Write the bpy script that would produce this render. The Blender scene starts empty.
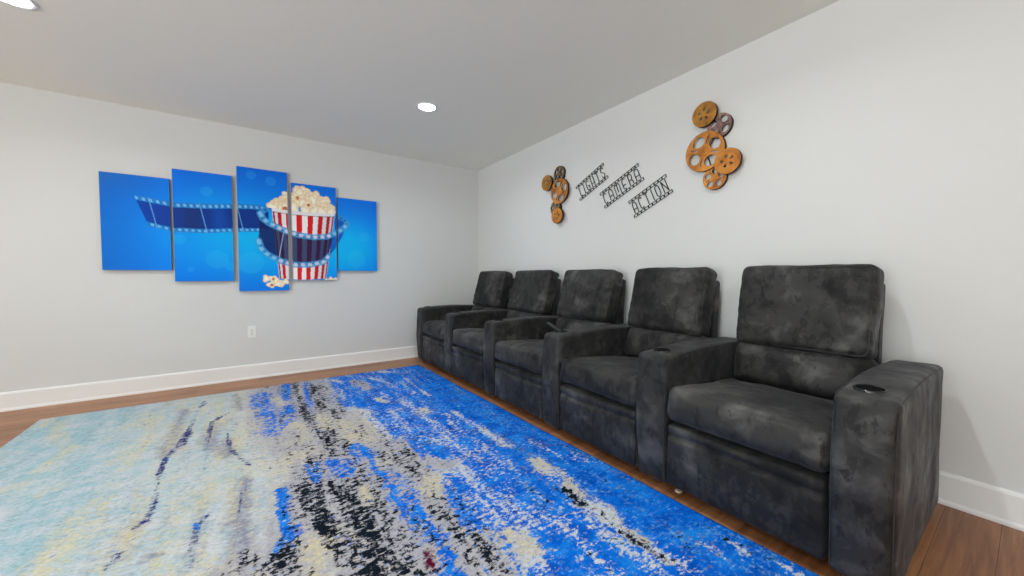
import bpy, bmesh, math, random
import numpy as np
from mathutils import Vector, Matrix, noise as mnoise

random.seed(7)
C = bpy.context.scene.collection
PI = math.pi
H = 2.44                                    # ceiling height


# ------------------------------------------------------------------ helpers
def link_mesh(name, me, mats, parent=None, smooth=False, loc=None):
    o = bpy.data.objects.new(name, me)
    C.objects.link(o)
    if not isinstance(mats, (list, tuple)):
        mats = [mats]
    for m in mats:
        me.materials.append(m)
    if smooth:
        me.polygons.foreach_set('use_smooth', [True] * len(me.polygons))
    if parent is not None:
        o.parent = parent
    if loc is not None:
        o.location = loc
    return o


def obj(name, bm, mats, parent=None, smooth=False, loc=None):
    bm.normal_update()
    me = bpy.data.meshes.new(name)
    bm.to_mesh(me)
    bm.free()
    return link_mesh(name, me, mats, parent, smooth, loc)


def tag(o, label=None, cat=None, group=None, kind=None):
    if label: o['label'] = label
    if cat: o['category'] = cat
    if group: o['group'] = group
    if kind: o['kind'] = kind
    return o


def thing(name, label, cat, loc=(0, 0, 0), group=None):
    o = bpy.data.objects.new(name, None)
    o.empty_display_size = 0.1
    C.objects.link(o)
    o.location = loc
    return tag(o, label, cat, group)


def add_box(bm, lo, hi, bevel=0.0, seg=2):
    r = bmesh.ops.create_cube(bm, size=1.0)
    vs = r['verts']
    for v in vs:
        v.co = Vector(((lo[i] + hi[i]) / 2 + v.co[i] * (hi[i] - lo[i])) for i in range(3))
    if bevel > 0:
        es = list({e for v in vs for e in v.link_edges})
        bmesh.ops.bevel(bm, geom=es, offset=bevel, segments=seg, affect='EDGES', profile=0.5)
    return vs


def box(name, lo, hi, mat, parent=None, bevel=0.0, seg=2, smooth=False):
    bm = bmesh.new()
    add_box(bm, lo, hi, bevel, seg)
    return obj(name, bm, mat, parent, smooth)


def add_lathe(bm, prof, n=48, axis='Z', origin=(0, 0, 0)):
    rings = []
    for (r, h) in prof:
        ring = []
        for i in range(n):
            a = 2 * PI * i / n
            c, s = r * math.cos(a), r * math.sin(a)
            p = (c, s, h) if axis == 'Z' else (h, c, s)
            ring.append(bm.verts.new(Vector(p) + Vector(origin)))
        rings.append(ring)
    for a, b in zip(rings[:-1], rings[1:]):
        for i in range(n):
            j = (i + 1) % n
            bm.faces.new((a[i], a[j], b[j], b[i]))
    return rings


def add_tube(bm, pts, rad, n=6, closed=False):
    pts = [Vector(p) for p in pts]
    m = len(pts)
    rings = []
    up = Vector((0.13, 0.31, 0.94)).normalized()
    for i, p in enumerate(pts):
        a = pts[(i - 1) % m] if (closed or i > 0) else p
        b = pts[(i + 1) % m] if (closed or i < m - 1) else p
        t = (b - a).normalized()
        s = t.cross(up)
        if s.length < 1e-4: s = t.cross(Vector((1, 0, 0)))
        s.normalize()
        w = s.cross(t)
        rings.append([bm.verts.new(p + (s * math.cos(2 * PI * k / n) + w * math.sin(2 * PI * k / n)) * rad) for k in range(n)])
    for i in range(m if closed else m - 1):
        a, b = rings[i], rings[(i + 1) % m]
        for k in range(n):
            l = (k + 1) % n
            bm.faces.new((a[k], a[l], b[l], b[k]))
    if not closed:
        bm.faces.new(rings[0]); bm.faces.new(list(reversed(rings[-1])))


def nz(x, y, z):
    return mnoise.noise(Vector((x, y, z)))


def lattice_box(nx, ny, nzz):
    """surface lattice of a box in [-1,1]^3, denser near the edges"""
    def ax(n):
        return [0.55 * (-1 + 2 * i / n) + 0.45 * math.sin(PI / 2 * (-1 + 2 * i / n)) for i in range(n + 1)]
    X, Y, Z = ax(nx), ax(ny), ax(nzz)
    idx, pts, faces = {}, [], []
    def vid(i, j, k):
        key = (i, j, k)
        if key not in idx:
            idx[key] = len(pts)
            pts.append((X[i], Y[j], Z[k]))
        return idx[key]
    for i in range(nx):
        for j in range(ny):
            faces.append((vid(i, j, 0), vid(i, j + 1, 0), vid(i + 1, j + 1, 0), vid(i + 1, j, 0)))
            faces.append((vid(i, j, nzz), vid(i + 1, j, nzz), vid(i + 1, j + 1, nzz), vid(i, j + 1, nzz)))
    for i in range(nx):
        for k in range(nzz):
            faces.append((vid(i, 0, k), vid(i + 1, 0, k), vid(i + 1, 0, k + 1), vid(i, 0, k + 1)))
            faces.append((vid(i, ny, k), vid(i, ny, k + 1), vid(i + 1, ny, k + 1), vid(i + 1, ny, k)))
    for j in range(ny):
        for k in range(nzz):
            faces.append((vid(0, j, k), vid(0, j, k + 1), vid(0, j + 1, k + 1), vid(0, j + 1, k)))
            faces.append((vid(nx, j, k), vid(nx, j + 1, k), vid(nx, j + 1, k + 1), vid(nx, j, k + 1)))
    return pts, faces


def cushion(name, size, r, n, mat, parent, centre=(0, 0, 0), bulge=None, amp=0.004, freq=6.0, seed=0.0,
            crease=None, tilt=0.0, shape=None, pivot=None):
    """upholstered block: rounded box with bulging faces, soft lumps and optional creases.
    bulge: dict axis-sign -> metres ('-x','+z',...)."""
    pts, faces = lattice_box(*n)
    hs = [s / 2 for s in size]
    bulge = bulge or {}
    out = []
    cen = Vector(centre)
    R = Matrix.Rotation(tilt, 4, 'Y')
    pv = Vector(pivot) if pivot is not None else cen
    for (u, v, w) in pts:
        P = Vector((u * hs[0], v * hs[1], w * hs[2]))
        Q = Vector([max(-(hs[i] - r), min(hs[i] - r, P[i])) for i in range(3)])
        d = P - Q
        N = d.normalized() if d.length > 1e-9 else Vector((0, 0, 0))
        P = Q + N * r if d.length > 1e-9 else P
        par = (u, v, w)
        for key, a in bulge.items():
            s = 1 if key[0] == '+' else -1
            i = 'xyz'.index(key[1])
            j, k = [q for q in range(3) if q != i]
            t = max(0.0, s * par[i])
            f = (1 - abs(par[j]) ** 2.6) * (1 - abs(par[k]) ** 2.6)
            P[i] += s * a * f * t
        q = P + cen
        lump = nz(q.x * freq + seed, q.y * freq + seed * 1.7, q.z * freq) * amp \
            + nz(q.x * freq * 3.1, q.y * freq * 3.1 + seed, q.z * freq * 3.1) * amp * 0.35
        P += N * lump * 1.6
        if crease: P += crease(par, q, N, seed)
        if shape: P = shape(par, P)
        out.append(R @ (P + cen - pv) + pv)
    me = bpy.data.meshes.new(name)
    me.from_pydata([tuple(p) for p in out], [], faces)
    return link_mesh(name, me, mat, parent, smooth=True), (lambda p: R @ (Vector(p) + cen - pv) + pv)


def flat_shape(name, outer, holes, depth, mats, parent=None, bevel=0.0, place=None):
    """filled 2-D outline with holes, extruded; local plane XY, thickness along Z, then placed with a matrix"""
    cu = bpy.data.curves.new(name, 'CURVE')
    cu.dimensions = '2D'
    cu.fill_mode = 'BOTH'
    cu.extrude = depth / 2
    cu.bevel_depth = bevel
    cu.bevel_resolution = 1
    for loop in [outer] + holes:
        sp = cu.splines.new('POLY')
        sp.points.add(len(loop) - 1)
        for i, (x, y) in enumerate(loop):
            sp.points[i].co = (x, y, 0, 1)
        sp.use_cyclic_u = True
    tmp = bpy.data.objects.new('tmp', cu)
    C.objects.link(tmp)
    dg = bpy.context.evaluated_depsgraph_get()
    me = bpy.data.meshes.new_from_object(tmp.evaluated_get(dg))
    bpy.data.objects.remove(tmp)
    bpy.data.curves.remove(cu)
    me.name = name
    me.materials.clear()
    if place is not None: me.transform(place)
    o = link_mesh(name, me, mats, parent)
    return o


# ------------------------------------------------------------------ materials
def s2l(c):
    return tuple(((v / 255) / 12.92 if v / 255 <= 0.04045 else ((v / 255 + 0.055) / 1.055) ** 2.4) for v in c[:3]) + (1,)


class NT:
    def __init__(s, name):
        s.m = bpy.data.materials.new(name)
        s.m.use_nodes = True
        s.t = s.m.node_tree
        s.b = s.t.nodes['Principled BSDF']

    def n(s, typ, **kw):
        nd = s.t.nodes.new(typ)
        for k, v in kw.items():
            if k.startswith('i_'):
                nd.inputs[k[2:].replace('_', ' ')].default_value = v
            else:
                setattr(nd, k, v)
        return nd

    def l(s, a, b):
        s.t.links.new(a, b)

    def mix(s, fac, a, b, mode='MIX'):
        m = s.t.nodes.new('ShaderNodeMix')
        m.data_type = 'RGBA'
        m.blend_type = mode
        for sock, v in ((m.inputs[0], fac), (m.inputs[6], a), (m.inputs[7], b)):
            if hasattr(v, 'is_output'): s.l(v, sock)
            else: sock.default_value = v
        return m.outputs[2]

    def math(s, op, a, b=0.0, clamp=False):
        m = s.t.nodes.new('ShaderNodeMath')
        m.operation = op
        m.use_clamp = clamp
        for sock, v in ((m.inputs[0], a), (m.inputs[1], b)):
            if hasattr(v, 'is_output'): s.l(v, sock)
            else: sock.default_value = v
        return m.outputs[0]

    def ramp(s, fac, stops, interp='LINEAR'):
        r = s.t.nodes.new('ShaderNodeValToRGB')
        r.color_ramp.interpolation = interp
        e = r.color_ramp.elements
        while len(e) < len(stops): e.new(0.5)
        for el, (p, c) in zip(e, stops):
            el.position = p
            el.color = c
        s.l(fac, r.inputs[0])
        return r.outputs[0]

    def noise(s, vec, scale, detail=4, rough=0.55, dist=0.0):
        nd = s.n('ShaderNodeTexNoise')
        nd.inputs['Scale'].default_value = scale
        nd.inputs['Detail'].default_value = detail
        nd.inputs['Roughness'].default_value = rough
        nd.inputs['Distortion'].default_value = dist
        s.l(vec, nd.inputs['Vector'])
        return nd.outputs['Fac']

    def coords(s, scale=(1, 1, 1), rot=(0, 0, 0), kind='Object'):
        tc = s.n('ShaderNodeTexCoord')
        mp = s.n('ShaderNodeMapping')
        mp.inputs['Scale'].default_value = scale
        mp.inputs['Rotation'].default_value = rot
        s.l(tc.outputs[kind], mp.inputs['Vector'])
        return mp.outputs[0]

    def bump(s, h, strength=0.3, dist=0.01):
        b = s.n('ShaderNodeBump')
        b.inputs['Strength'].default_value = strength
        b.inputs['Distance'].default_value = dist
        s.l(h, b.inputs['Height'])
        s.l(b.outputs[0], s.b.inputs['Normal'])

    def set(s, **kw):
        for k, v in kw.items():
            s.b.inputs[k.replace('_', ' ')].default_value = v
        return s


def plain(name, rgb, rough=0.5, metal=0.0, spec=0.5, var=0.04, scale=30):
    t = NT(name)
    c = s2l(rgb)
    f = t.noise(t.coords(), scale, 3)
    d = tuple(max(0, v * (1 - var * 2)) for v in c[:3]) + (1,)
    t.l(t.mix(f, d, c), t.b.inputs['Base Color'])
    t.set(Roughness=rough, Metallic=metal)
    t.b.inputs['Specular IOR Level'].default_value = spec
    return t.m


def paint(name, rgb, bump=0.05, rough=0.75):
    t = NT(name)
    c = s2l(rgb)
    v = t.coords()
    f = t.noise(v, 1.3, 3)
    d = tuple(x * 0.985 for x in c[:3]) + (1,)
    t.l(t.mix(f, d, c), t.b.inputs['Base Color'])
    t.bump(t.noise(v, 160, 2), bump, 0.002)
    t.set(Roughness=rough)
    t.b.inputs['Specular IOR Level'].default_value = 0.25
    return t.m


M = {}
M['wall'] = paint('wall_paint', (219, 220, 220))
M['ceiling'] = paint('ceiling_paint', (248, 247, 238))
M['trim'] = paint('trim_white', (238, 238, 238), 0.02, 0.45)


def wood_mat():
    t = NT('plank_floor')
    tc = t.n('ShaderNodeTexCoord')
    br = t.n('ShaderNodeTexBrick')
    br.offset = 0.37
    br.offset_frequency = 2
    br.inputs['Scale'].default_value = 1.0
    br.inputs['Brick Width'].default_value = 1.25
    br.inputs['Row Height'].default_value = 0.15
    br.inputs['Mortar Size'].default_value = 0.0009
    br.inputs['Mortar Smooth'].default_value = 0.3
    br.inputs['Bias'].default_value = 0.0
    br.inputs['Color1'].default_value = (0.2, 0.2, 0.2, 1)
    br.inputs['Color2'].default_value = (0.8, 0.8, 0.8, 1)
    br.inputs['Mortar'].default_value = (0, 0, 0, 1)
    t.l(tc.outputs['Object'], br.inputs['Vector'])
    grain = t.noise(t.coords((1.6, 26, 1)), 1.6, 6, 0.6, 0.6)
    big = t.noise(t.coords((1.2, 5, 1)), 1.5, 3, 0.5)
    f = t.math('ADD', t.math('MULTIPLY', br.outputs['Color'], 0.22), t.math('MULTIPLY', grain, 0.55))
    f = t.math('ADD', f, t.math('MULTIPLY', big, 0.33))
    col = t.ramp(f, [(0.28, s2l((76, 42, 22))), (0.48, s2l((136, 88, 56))), (0.62, s2l((168, 116, 78))), (0.82, s2l((194, 142, 98)))])
    gap = t.mix(br.outputs['Fac'], col, s2l((60, 34, 20)))
    t.l(gap, t.b.inputs['Base Color'])
    t.bump(t.math('SUBTRACT', t.math('MULTIPLY', grain, 0.25), br.outputs['Fac']), 0.12, 0.003)
    t.set(Roughness=0.38)
    return t.m


M['wood'] = wood_mat()


def suede_mat(name, off, lo=(9, 9, 9), hi=(88, 87, 85)):
    t = NT(name)
    v = t.coords((1, 1, 1))
    mp = t.n('ShaderNodeMapping')
    mp.inputs['Location'].default_value = off
    t.l(v, mp.inputs['Vector'])
    v = mp.outputs[0]
    big = t.noise(v, 3.6, 2, 0.5, 0.5)
    mid = t.noise(v, 9, 4, 0.6, 0.35)
    fine = t.noise(v, 240, 2, 0.6)
    f = t.math('ADD', t.math('MULTIPLY', big, 0.50), t.math('MULTIPLY', mid, 0.50))
    st = t.n('ShaderNodeMapping')
    st.inputs['Scale'].default_value = (1, 1.2, 0.7)
    t.l(v, st.inputs['Vector'])
    flake = t.noise(st.outputs[0], 19, 5, 0.68, 0.3)
    lo_, hi_ = s2l(lo), s2l(hi)
    md = s2l(tuple((a * 0.55 + b * 0.45) for a, b in zip(lo, hi)))
    col = t.ramp(f, [(0.37, lo_), (0.46, md), (0.54, md), (0.67, hi_)])
    nap = t.ramp(t.math('ADD', flake, t.math('MULTIPLY', t.math('SUBTRACT', big, 0.5), 0.55)),
                 [(0.445, (1, 1, 1, 1)), (0.485, (0, 0, 0, 1))])
    col = t.mix(t.math('MULTIPLY', nap, 0.72), col, s2l((8, 8, 8)))
    col = t.mix(t.math('MULTIPLY', fine, 0.30), col, s2l((12, 12, 12)))
    t.l(col, t.b.inputs['Base Color'])
    rg = t.ramp(f, [(0.35, (0.80, 0.80, 0.80, 1)), (0.62, (0.46, 0.46, 0.46, 1))])
    t.l(rg, t.b.inputs['Roughness'])
    fold = t.noise(v, 9, 2, 0.5, 0.6)
    t.bump(t.math('ADD', t.math('MULTIPLY', fold, 0.8), t.math('MULTIPLY', fine, 0.04)), 0.6, 0.022)
    t.b.inputs['Sheen Weight'].default_value = 0.08
    t.b.inputs['Sheen Roughness'].default_value = 0.45
    t.b.inputs['Sheen Tint'].default_value = (0.75, 0.77, 0.85, 1)
    t.b.inputs['Specular IOR Level'].default_value = 0.38
    return t.m


SUEDE = [suede_mat('charcoal_suede_%s' % w, off) for w, off in
         (('first', (0, 0, 0)), ('second', (3.1, 7.7, 1.9)), ('third', (11.3, 2.2, 5.1)))]
M['piping'] = plain('dark_thread', (52, 52, 56), 0.7)
M['base_cloth'] = plain('black_lining', (6, 6, 7), 0.95, 0, 0.1)
M['plastic'] = plain('black_plastic', (12, 12, 13), 0.3)
M['cup_rim'] = plain('polished_rim', (70, 71, 74), 0.18, 0.9)
M['felt'] = plain('cream_felt', (206, 192, 168), 0.9)
M['foot'] = plain('brown_foot', (88, 62, 48), 0.5)
M['outlet'] = plain('outlet_plastic', (240, 240, 238), 0.35, var=0.01)
M['slot'] = plain('outlet_slot', (60, 58, 56), 0.6)
M['black_metal'] = plain('black_painted_metal', (26, 26, 28), 0.45, 0.3)
M['reel_edge'] = plain('blackened_metal', (34, 27, 22), 0.55, 0.4)
M['light_trim'] = plain('light_trim', (240, 240, 238), 0.4, var=0.01)
M['remote'] = plain('remote_black', (10, 10, 11), 0.35)
M['button'] = plain('remote_button', (110, 110, 114), 0.5)


def rust(name, a, b, c):
    t = NT(name)
    v = t.coords()
    f = t.noise(v, 9, 5, 0.65, 0.5)
    col = t.ramp(f, [(0.34, s2l(a)), (0.5, s2l(b)), (0.68, s2l(c))])
    t.l(col, t.b.inputs['Base Color'])
    t.set(Roughness=0.42, Metallic=0.35)
    t.bump(t.noise(v, 70, 3), 0.12, 0.004)
    return t.m


M['copper'] = rust('copper_patina', (158, 94, 36), (202, 130, 54), (226, 158, 80))
M['gold'] = rust('aged_gold', (122, 84, 36), (176, 120, 48), (204, 148, 64))
M['pink'] = rust('pink_bronze', (104, 78, 72), (158, 124, 116), (190, 158, 150))
M['olive'] = rust('olive_bronze', (70, 56, 38), (112, 92, 62), (148, 124, 88))


def emis(name, rgb, k):
    t = NT(name)
    t.b.inputs['Base Color'].default_value = (0.9, 0.9, 0.9, 1)
    t.b.inputs['Emission Color'].default_value = rgb
    t.b.inputs['Emission Strength'].default_value = k
    return t.m


M['lens'] = emis('lit_lens', (1.0, 0.985, 0.96, 1), 14.0)


def fill_pane_mat():
    t = NT('fill_window_glass')  # glazing of the added, unseen fill window
    for nd in list(t.t.nodes):
        if nd.type == 'BSDF_PRINCIPLED': t.t.nodes.remove(nd)
    out = [nd for nd in t.t.nodes if nd.type == 'OUTPUT_MATERIAL'][0]
    tr = t.n('ShaderNodeBsdfTransparent'); gl = t.n('ShaderNodeBsdfGlossy')
    gl.inputs['Roughness'].default_value = 0.02
    mx = t.n('ShaderNodeMixShader')
    mx.inputs[0].default_value = 0.06
    t.l(tr.outputs[0], mx.inputs[1]); t.l(gl.outputs[0], mx.inputs[2]); t.l(mx.outputs[0], out.inputs[0])
    return t.m


M['fill_pane'] = fill_pane_mat()


def art_mat():
    t = NT('printed_canvas')
    a = t.n('ShaderNodeAttribute', attribute_name='print')
    t.l(a.outputs['Color'], t.b.inputs['Base Color'])
    v = t.coords()
    t.bump(t.noise(v, 420, 2), 0.15, 0.001)
    t.set(Roughness=0.6)
    t.b.inputs['Specular IOR Level'].default_value = 0.18
    return t.m


M['art'] = art_mat()
M['canvas_side'] = plain('canvas_side_blue', (40, 62, 110), 0.6)

# rug pattern: zone borders and strokes of yarn, floor metres
bnd_aqua = [[-3.206, -0.488], [-3.149, -1.088], [-3.099, -1.66], [-3.111, -2.105], [-3.127, -2.343], [-3.147, -2.501]]
bnd_cream = [[-2.575, -0.404], [-2.591, -1.045], [-2.558, -1.676], [-2.404, -2.204], [-2.443, -2.611], [-2.482, -2.792], [-2.602, -2.881]]
bnd_gray = [[-1.952, -0.574], [-1.939, -1.499], [-1.838, -2.001], [-1.827, -2.413], [-1.817, -2.828], [-1.83, -3.148], [-1.826, -3.421]]
RUG_FEATURES = [
    ('B', 0.14, [(-2.503, -0.719), (-2.493, -1.162), (-2.475, -1.558)]),
    ('B', 0.05, [(-2.312, -0.478), (-2.316, -0.818), (-2.323, -1.28)]),
    ('B', 0.05, [(-2.147, -0.517), (-2.171, -0.919), (-2.243, -1.518), (-2.246, -1.893)]),
    ('K', 0.04, [(-2.236, -0.415), (-2.238, -1.023), (-2.237, -1.522), (-2.227, -1.821), (-2.239, -2.258)]),
    ('K', 0.045, [(-2.116, -0.688), (-2.118, -1.106), (-2.114, -1.542), (-2.089, -2.114), (-2.052, -2.324)]),
    ('K', 0.1, [(-2.052, -2.324), (-2.063, -2.723), (-2.056, -2.88), (-2.047, -3.095), (-2.05, -3.234)]),
    ('K', 0.05, [(-2.148, -2.382), (-2.148, -2.617), (-2.131, -2.903), (-2.137, -3.063)]),
    ('K', 0.13, [(-2.345, -2.46), (-2.346, -2.638), (-2.285, -2.697)]),
    ('K', 0.12, [(-2.247, -2.576), (-2.218, -2.767), (-2.162, -2.782)]),
    ('K', 0.12, [(-2.252, -2.952), (-2.248, -3.054), (-2.201, -3.139)]),
    ('K', 0.1, [(-2.528, -2.859), (-2.47, -2.888), (-2.407, -2.863)]),
    ('K', 0.08, [(-2.584, -2.873), (-2.508, -2.936)]),
    ('K', 0.05, [(-2.315, -2.844), (-2.301, -2.937)]),
    ('B', 0.06, [(-1.993, -2.297), (-1.994, -2.465), (-1.97, -2.64)]),
    ('B', 0.09, [(-1.97, -2.64), (-1.969, -2.876), (-1.947, -3.045), (-1.961, -3.243), (-1.963, -3.325)]),
    ('B', 0.05, [(-2.172, -2.266), (-2.164, -2.44)]),
    ('B', 0.04, [(-2.422, -2.407), (-2.436, -2.615), (-2.427, -2.766), (-2.462, -2.825)]),
    ('B', 0.04, [(-2.283, -2.228), (-2.273, -2.386)]),
    ('B', 0.05, [(-1.867, -0.592), (-1.852, -0.977), (-1.917, -1.386)]),
    ('B', 0.05, [(-2.05, -2.141), (-2.011, -2.285)]),
    ('Y', 0.07, [(-2.302, -1.581), (-2.307, -1.851)]),
    ('Y', 0.09, [(-2.325, -2.067), (-2.376, -2.124), (-2.467, -2.16)]),
    ('Y', 0.05, [(-2.138, -1.48), (-2.143, -1.75)]),
    ('Y', 0.05, [(-2.031, -1.666), (-2.045, -2.033)]),
    ('Y', 0.07, [(-1.917, -1.563), (-1.94, -1.93), (-1.945, -2.103)]),
    ('Y', 0.04, [(-1.956, -2.364), (-1.957, -2.442)]),
    ('Y', 0.03, [(-2.114, -2.602), (-2.106, -2.72)]),
    ('Y', 0.06, [(-2.341, -2.89), (-2.359, -2.993), (-2.349, -3.057)]),
    ('Y', 0.04, [(-2.402, -0.85), (-2.344, -1.088)]),
    ('W', 0.04, [(-1.878, -1.541), (-1.854, -1.893), (-1.837, -2.21), (-1.82, -2.459)]),
    ('G', 0.1, [(-1.85, -2.25), (-1.871, -2.688), (-1.86, -2.926), (-1.854, -3.117), (-1.851, -3.347), (-1.853, -3.402)]),
    ('G', 0.07, [(-1.784, -2.484), (-1.724, -2.617), (-1.645, -2.634)]),
    ('Y', 0.05, [(-1.8, -2.716), (-1.823, -2.843)]),
    ('Y', 0.04, [(-1.859, -2.748), (-1.866, -2.851)]),
    ('K', 0.05, [(-1.864, -2.998), (-1.877, -3.162), (-1.897, -3.287)]),
    ('K', 0.04, [(-1.829, -2.369), (-1.845, -2.617)]),
    ('B', 0.05, [(-1.771, -2.86), (-1.791, -2.983), (-1.788, -3.105)]),
    ('W', 0.04, [(-1.627, -2.633), (-1.661, -2.834), (-1.697, -2.959), (-1.704, -3.109), (-1.707, -3.198)]),
    ('Y', 0.06, [(-1.71, -3.266), (-1.706, -3.326), (-1.706, -3.375)]),
    ('W', 0.04, [(-1.708, -3.39), (-1.722, -3.468)]),
    ('W', 0.05, [(-1.324, -1.976), (-1.319, -2.362), (-1.31, -2.641)]),
    ('Y', 0.05, [(-1.277, -2.864), (-1.29, -2.98)]),
    ('W', 0.06, [(-1.29, -2.98), (-1.3, -3.168), (-1.322, -3.309)]),
    ('Y', 0.04, [(-1.289, -3.135), (-1.3, -3.226)]),
    ('Y', 0.05, [(-1.309, -3.343), (-1.321, -3.43)]),
    ('W', 0.06, [(-1.302, -3.348), (-1.319, -3.468), (-1.325, -3.566), (-1.317, -3.646), (-1.312, -3.738)]),
    ('Y', 0.03, [(-1.327, -3.484), (-1.314, -3.58)]),
    ('K', 0.03, [(-1.349, -3.516), (-1.338, -3.619), (-1.324, -3.697)]),
    ('K', 0.03, [(-1.343, -3.138), (-1.358, -3.284)]),
    ('w', 0.05, [(-1.391, -3.453), (-1.392, -3.563), (-1.389, -3.658)]),
    ('w', 0.05, [(-1.146, -2.659), (-1.132, -2.897), (-1.069, -3.021)]),
    ('w', 0.04, [(-1.6, -3.182), (-1.567, -3.338)]),
    ('w', 0.06, [(-1.627, -3.053), (-1.617, -3.261)]),
    ('w', 0.04, [(-1.497, -3.307), (-1.497, -3.447), (-1.525, -3.546)]),
    ('w', 0.03, [(-1.137, -3.697), (-1.152, -3.778)]),
    ('w', 0.03, [(-1.055, -3.785), (-1.078, -3.829)]),
    ('w', 0.04, [(-1.015, -3.944), (-1.027, -3.977)]),
    ('W', 0.025, [(-1.33, -0.882), (-1.341, -1.263), (-1.337, -1.531)]),
    ('Y', 0.04, [(-1.495, -1.783), (-1.495, -1.881)]),
    ('Y', 0.04, [(-1.713, -1.359), (-1.687, -1.463)]),
    ('G', 0.06, [(-1.756, -0.71), (-1.708, -1.008)]),
    ('W', 0.05, [(-1.962, -0.526), (-1.879, -0.664)]),
    ('W', 0.05, [(-1.513, -0.483), (-1.385, -0.572)]),
    ('w', 0.06, [(-1.574, -1.485), (-1.533, -2.012), (-1.553, -2.376)]),
    ('w', 0.05, [(-1.706, -1.661), (-1.704, -2.094)]),
    ('w', 0.05, [(-1.751, -0.457), (-1.551, -0.812), (-1.491, -1.228)]),
    ('w', 0.05, [(-1.603, -2.341), (-1.513, -2.56), (-1.489, -2.841)]),
    ('Y', 0.1, [(-3.157, -0.77), (-3.096, -1.302), (-3.099, -1.66)]),
    ('Y', 0.05, [(-3.101, -2.027), (-3.132, -2.115), (-3.13, -2.316), (-3.136, -2.468)]),
    ('Y', 0.16, [(-2.736, -0.676), (-2.653, -1.121), (-2.63, -1.45)]),
    ('Y', 0.09, [(-2.873, -0.848), (-2.881, -1.275), (-2.9, -1.438)]),
    ('Y', 0.09, [(-2.583, -1.659), (-2.554, -1.975), (-2.444, -2.115)]),
    ('N', 0.025, [(-2.869, -0.64), (-2.89, -0.956), (-2.885, -1.449), (-2.921, -1.609), (-2.935, -1.709), (-2.915, -2.024)]),
    ('N', 0.03, [(-2.858, -0.704), (-2.904, -0.777)]),
    ('N', 0.03, [(-2.883, -1.347), (-2.898, -1.52)]),
    ('N', 0.022, [(-2.915, -2.024), (-2.896, -2.179), (-2.893, -2.343), (-2.922, -2.374)]),
    ('N', 0.02, [(-2.934, -2.537), (-2.944, -2.602)]),
    ('N', 0.02, [(-2.687, -1.027), (-2.777, -1.189), (-2.767, -1.611), (-2.744, -1.968)]),
    ('N', 0.02, [(-2.68, -2.422), (-2.72, -2.5), (-2.72, -2.663), (-2.71, -2.775)]),
    ('N', 0.02, [(-2.681, -1.451), (-2.651, -1.768), (-2.553, -2.039)]),
    ('n', 0.05, [(-2.571, -2.201), (-2.574, -2.394), (-2.586, -2.557), (-2.557, -2.709)]),
    ('n', 0.05, [(-2.966, -0.784), (-2.95, -1.403), (-2.946, -1.634)]),
    ('n', 0.04, [(-2.675, -0.568), (-2.628, -1.019)]),
    ('n', 0.05, [(-2.755, -1.265), (-2.755, -1.695)]),
    ('n', 0.05, [(-2.684, -1.589), (-2.656, -1.836)]),
    ('N', 0.015, [(-2.57, -2.254), (-2.588, -2.51)]),
    ('Y', 0.035, [(-2.733, -2.088), (-2.689, -2.349)]),
    ('Y', 0.035, [(-2.906, -1.946), (-2.896, -2.076)]),
    ('Y', 0.04, [(-2.895, -2.44), (-2.919, -2.525), (-2.948, -2.615)]),
    ('Y', 0.04, [(-2.542, -2.323), (-2.532, -2.726)]),
    ('Y', 0.05, [(-2.688, -2.737), (-2.693, -2.817)]),
    ('Y', 0.05, [(-3.707, -0.499), (-3.409, -1.24), (-3.445, -1.479)]),
    ('Y', 0.04, [(-3.033, -2.311), (-2.973, -2.45)]),
    ('Y', 0.05, [(-2.653, -2.761), (-2.621, -2.837)]),
    ('n', 0.025, [(-2.845, -2.61), (-2.815, -2.62)]),
    ('Y', 0.05, [(-3.494, -1.661), (-3.478, -1.622)]),
    ('Y', 0.04, [(-3.34, -1.815), (-3.3, -1.746)]),
    ('R', 0.035, [(-2.011, -3.162), (-2.027, -3.23)]),
    ('B', 0.02, [(-2.729, -2.48), (-2.711, -2.535)]),
    ('B', 0.018, [(-2.701, -2.439), (-2.687, -2.456)]),
    ('B', 0.018, [(-2.937, -1.695), (-2.919, -1.733)]),
]

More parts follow.
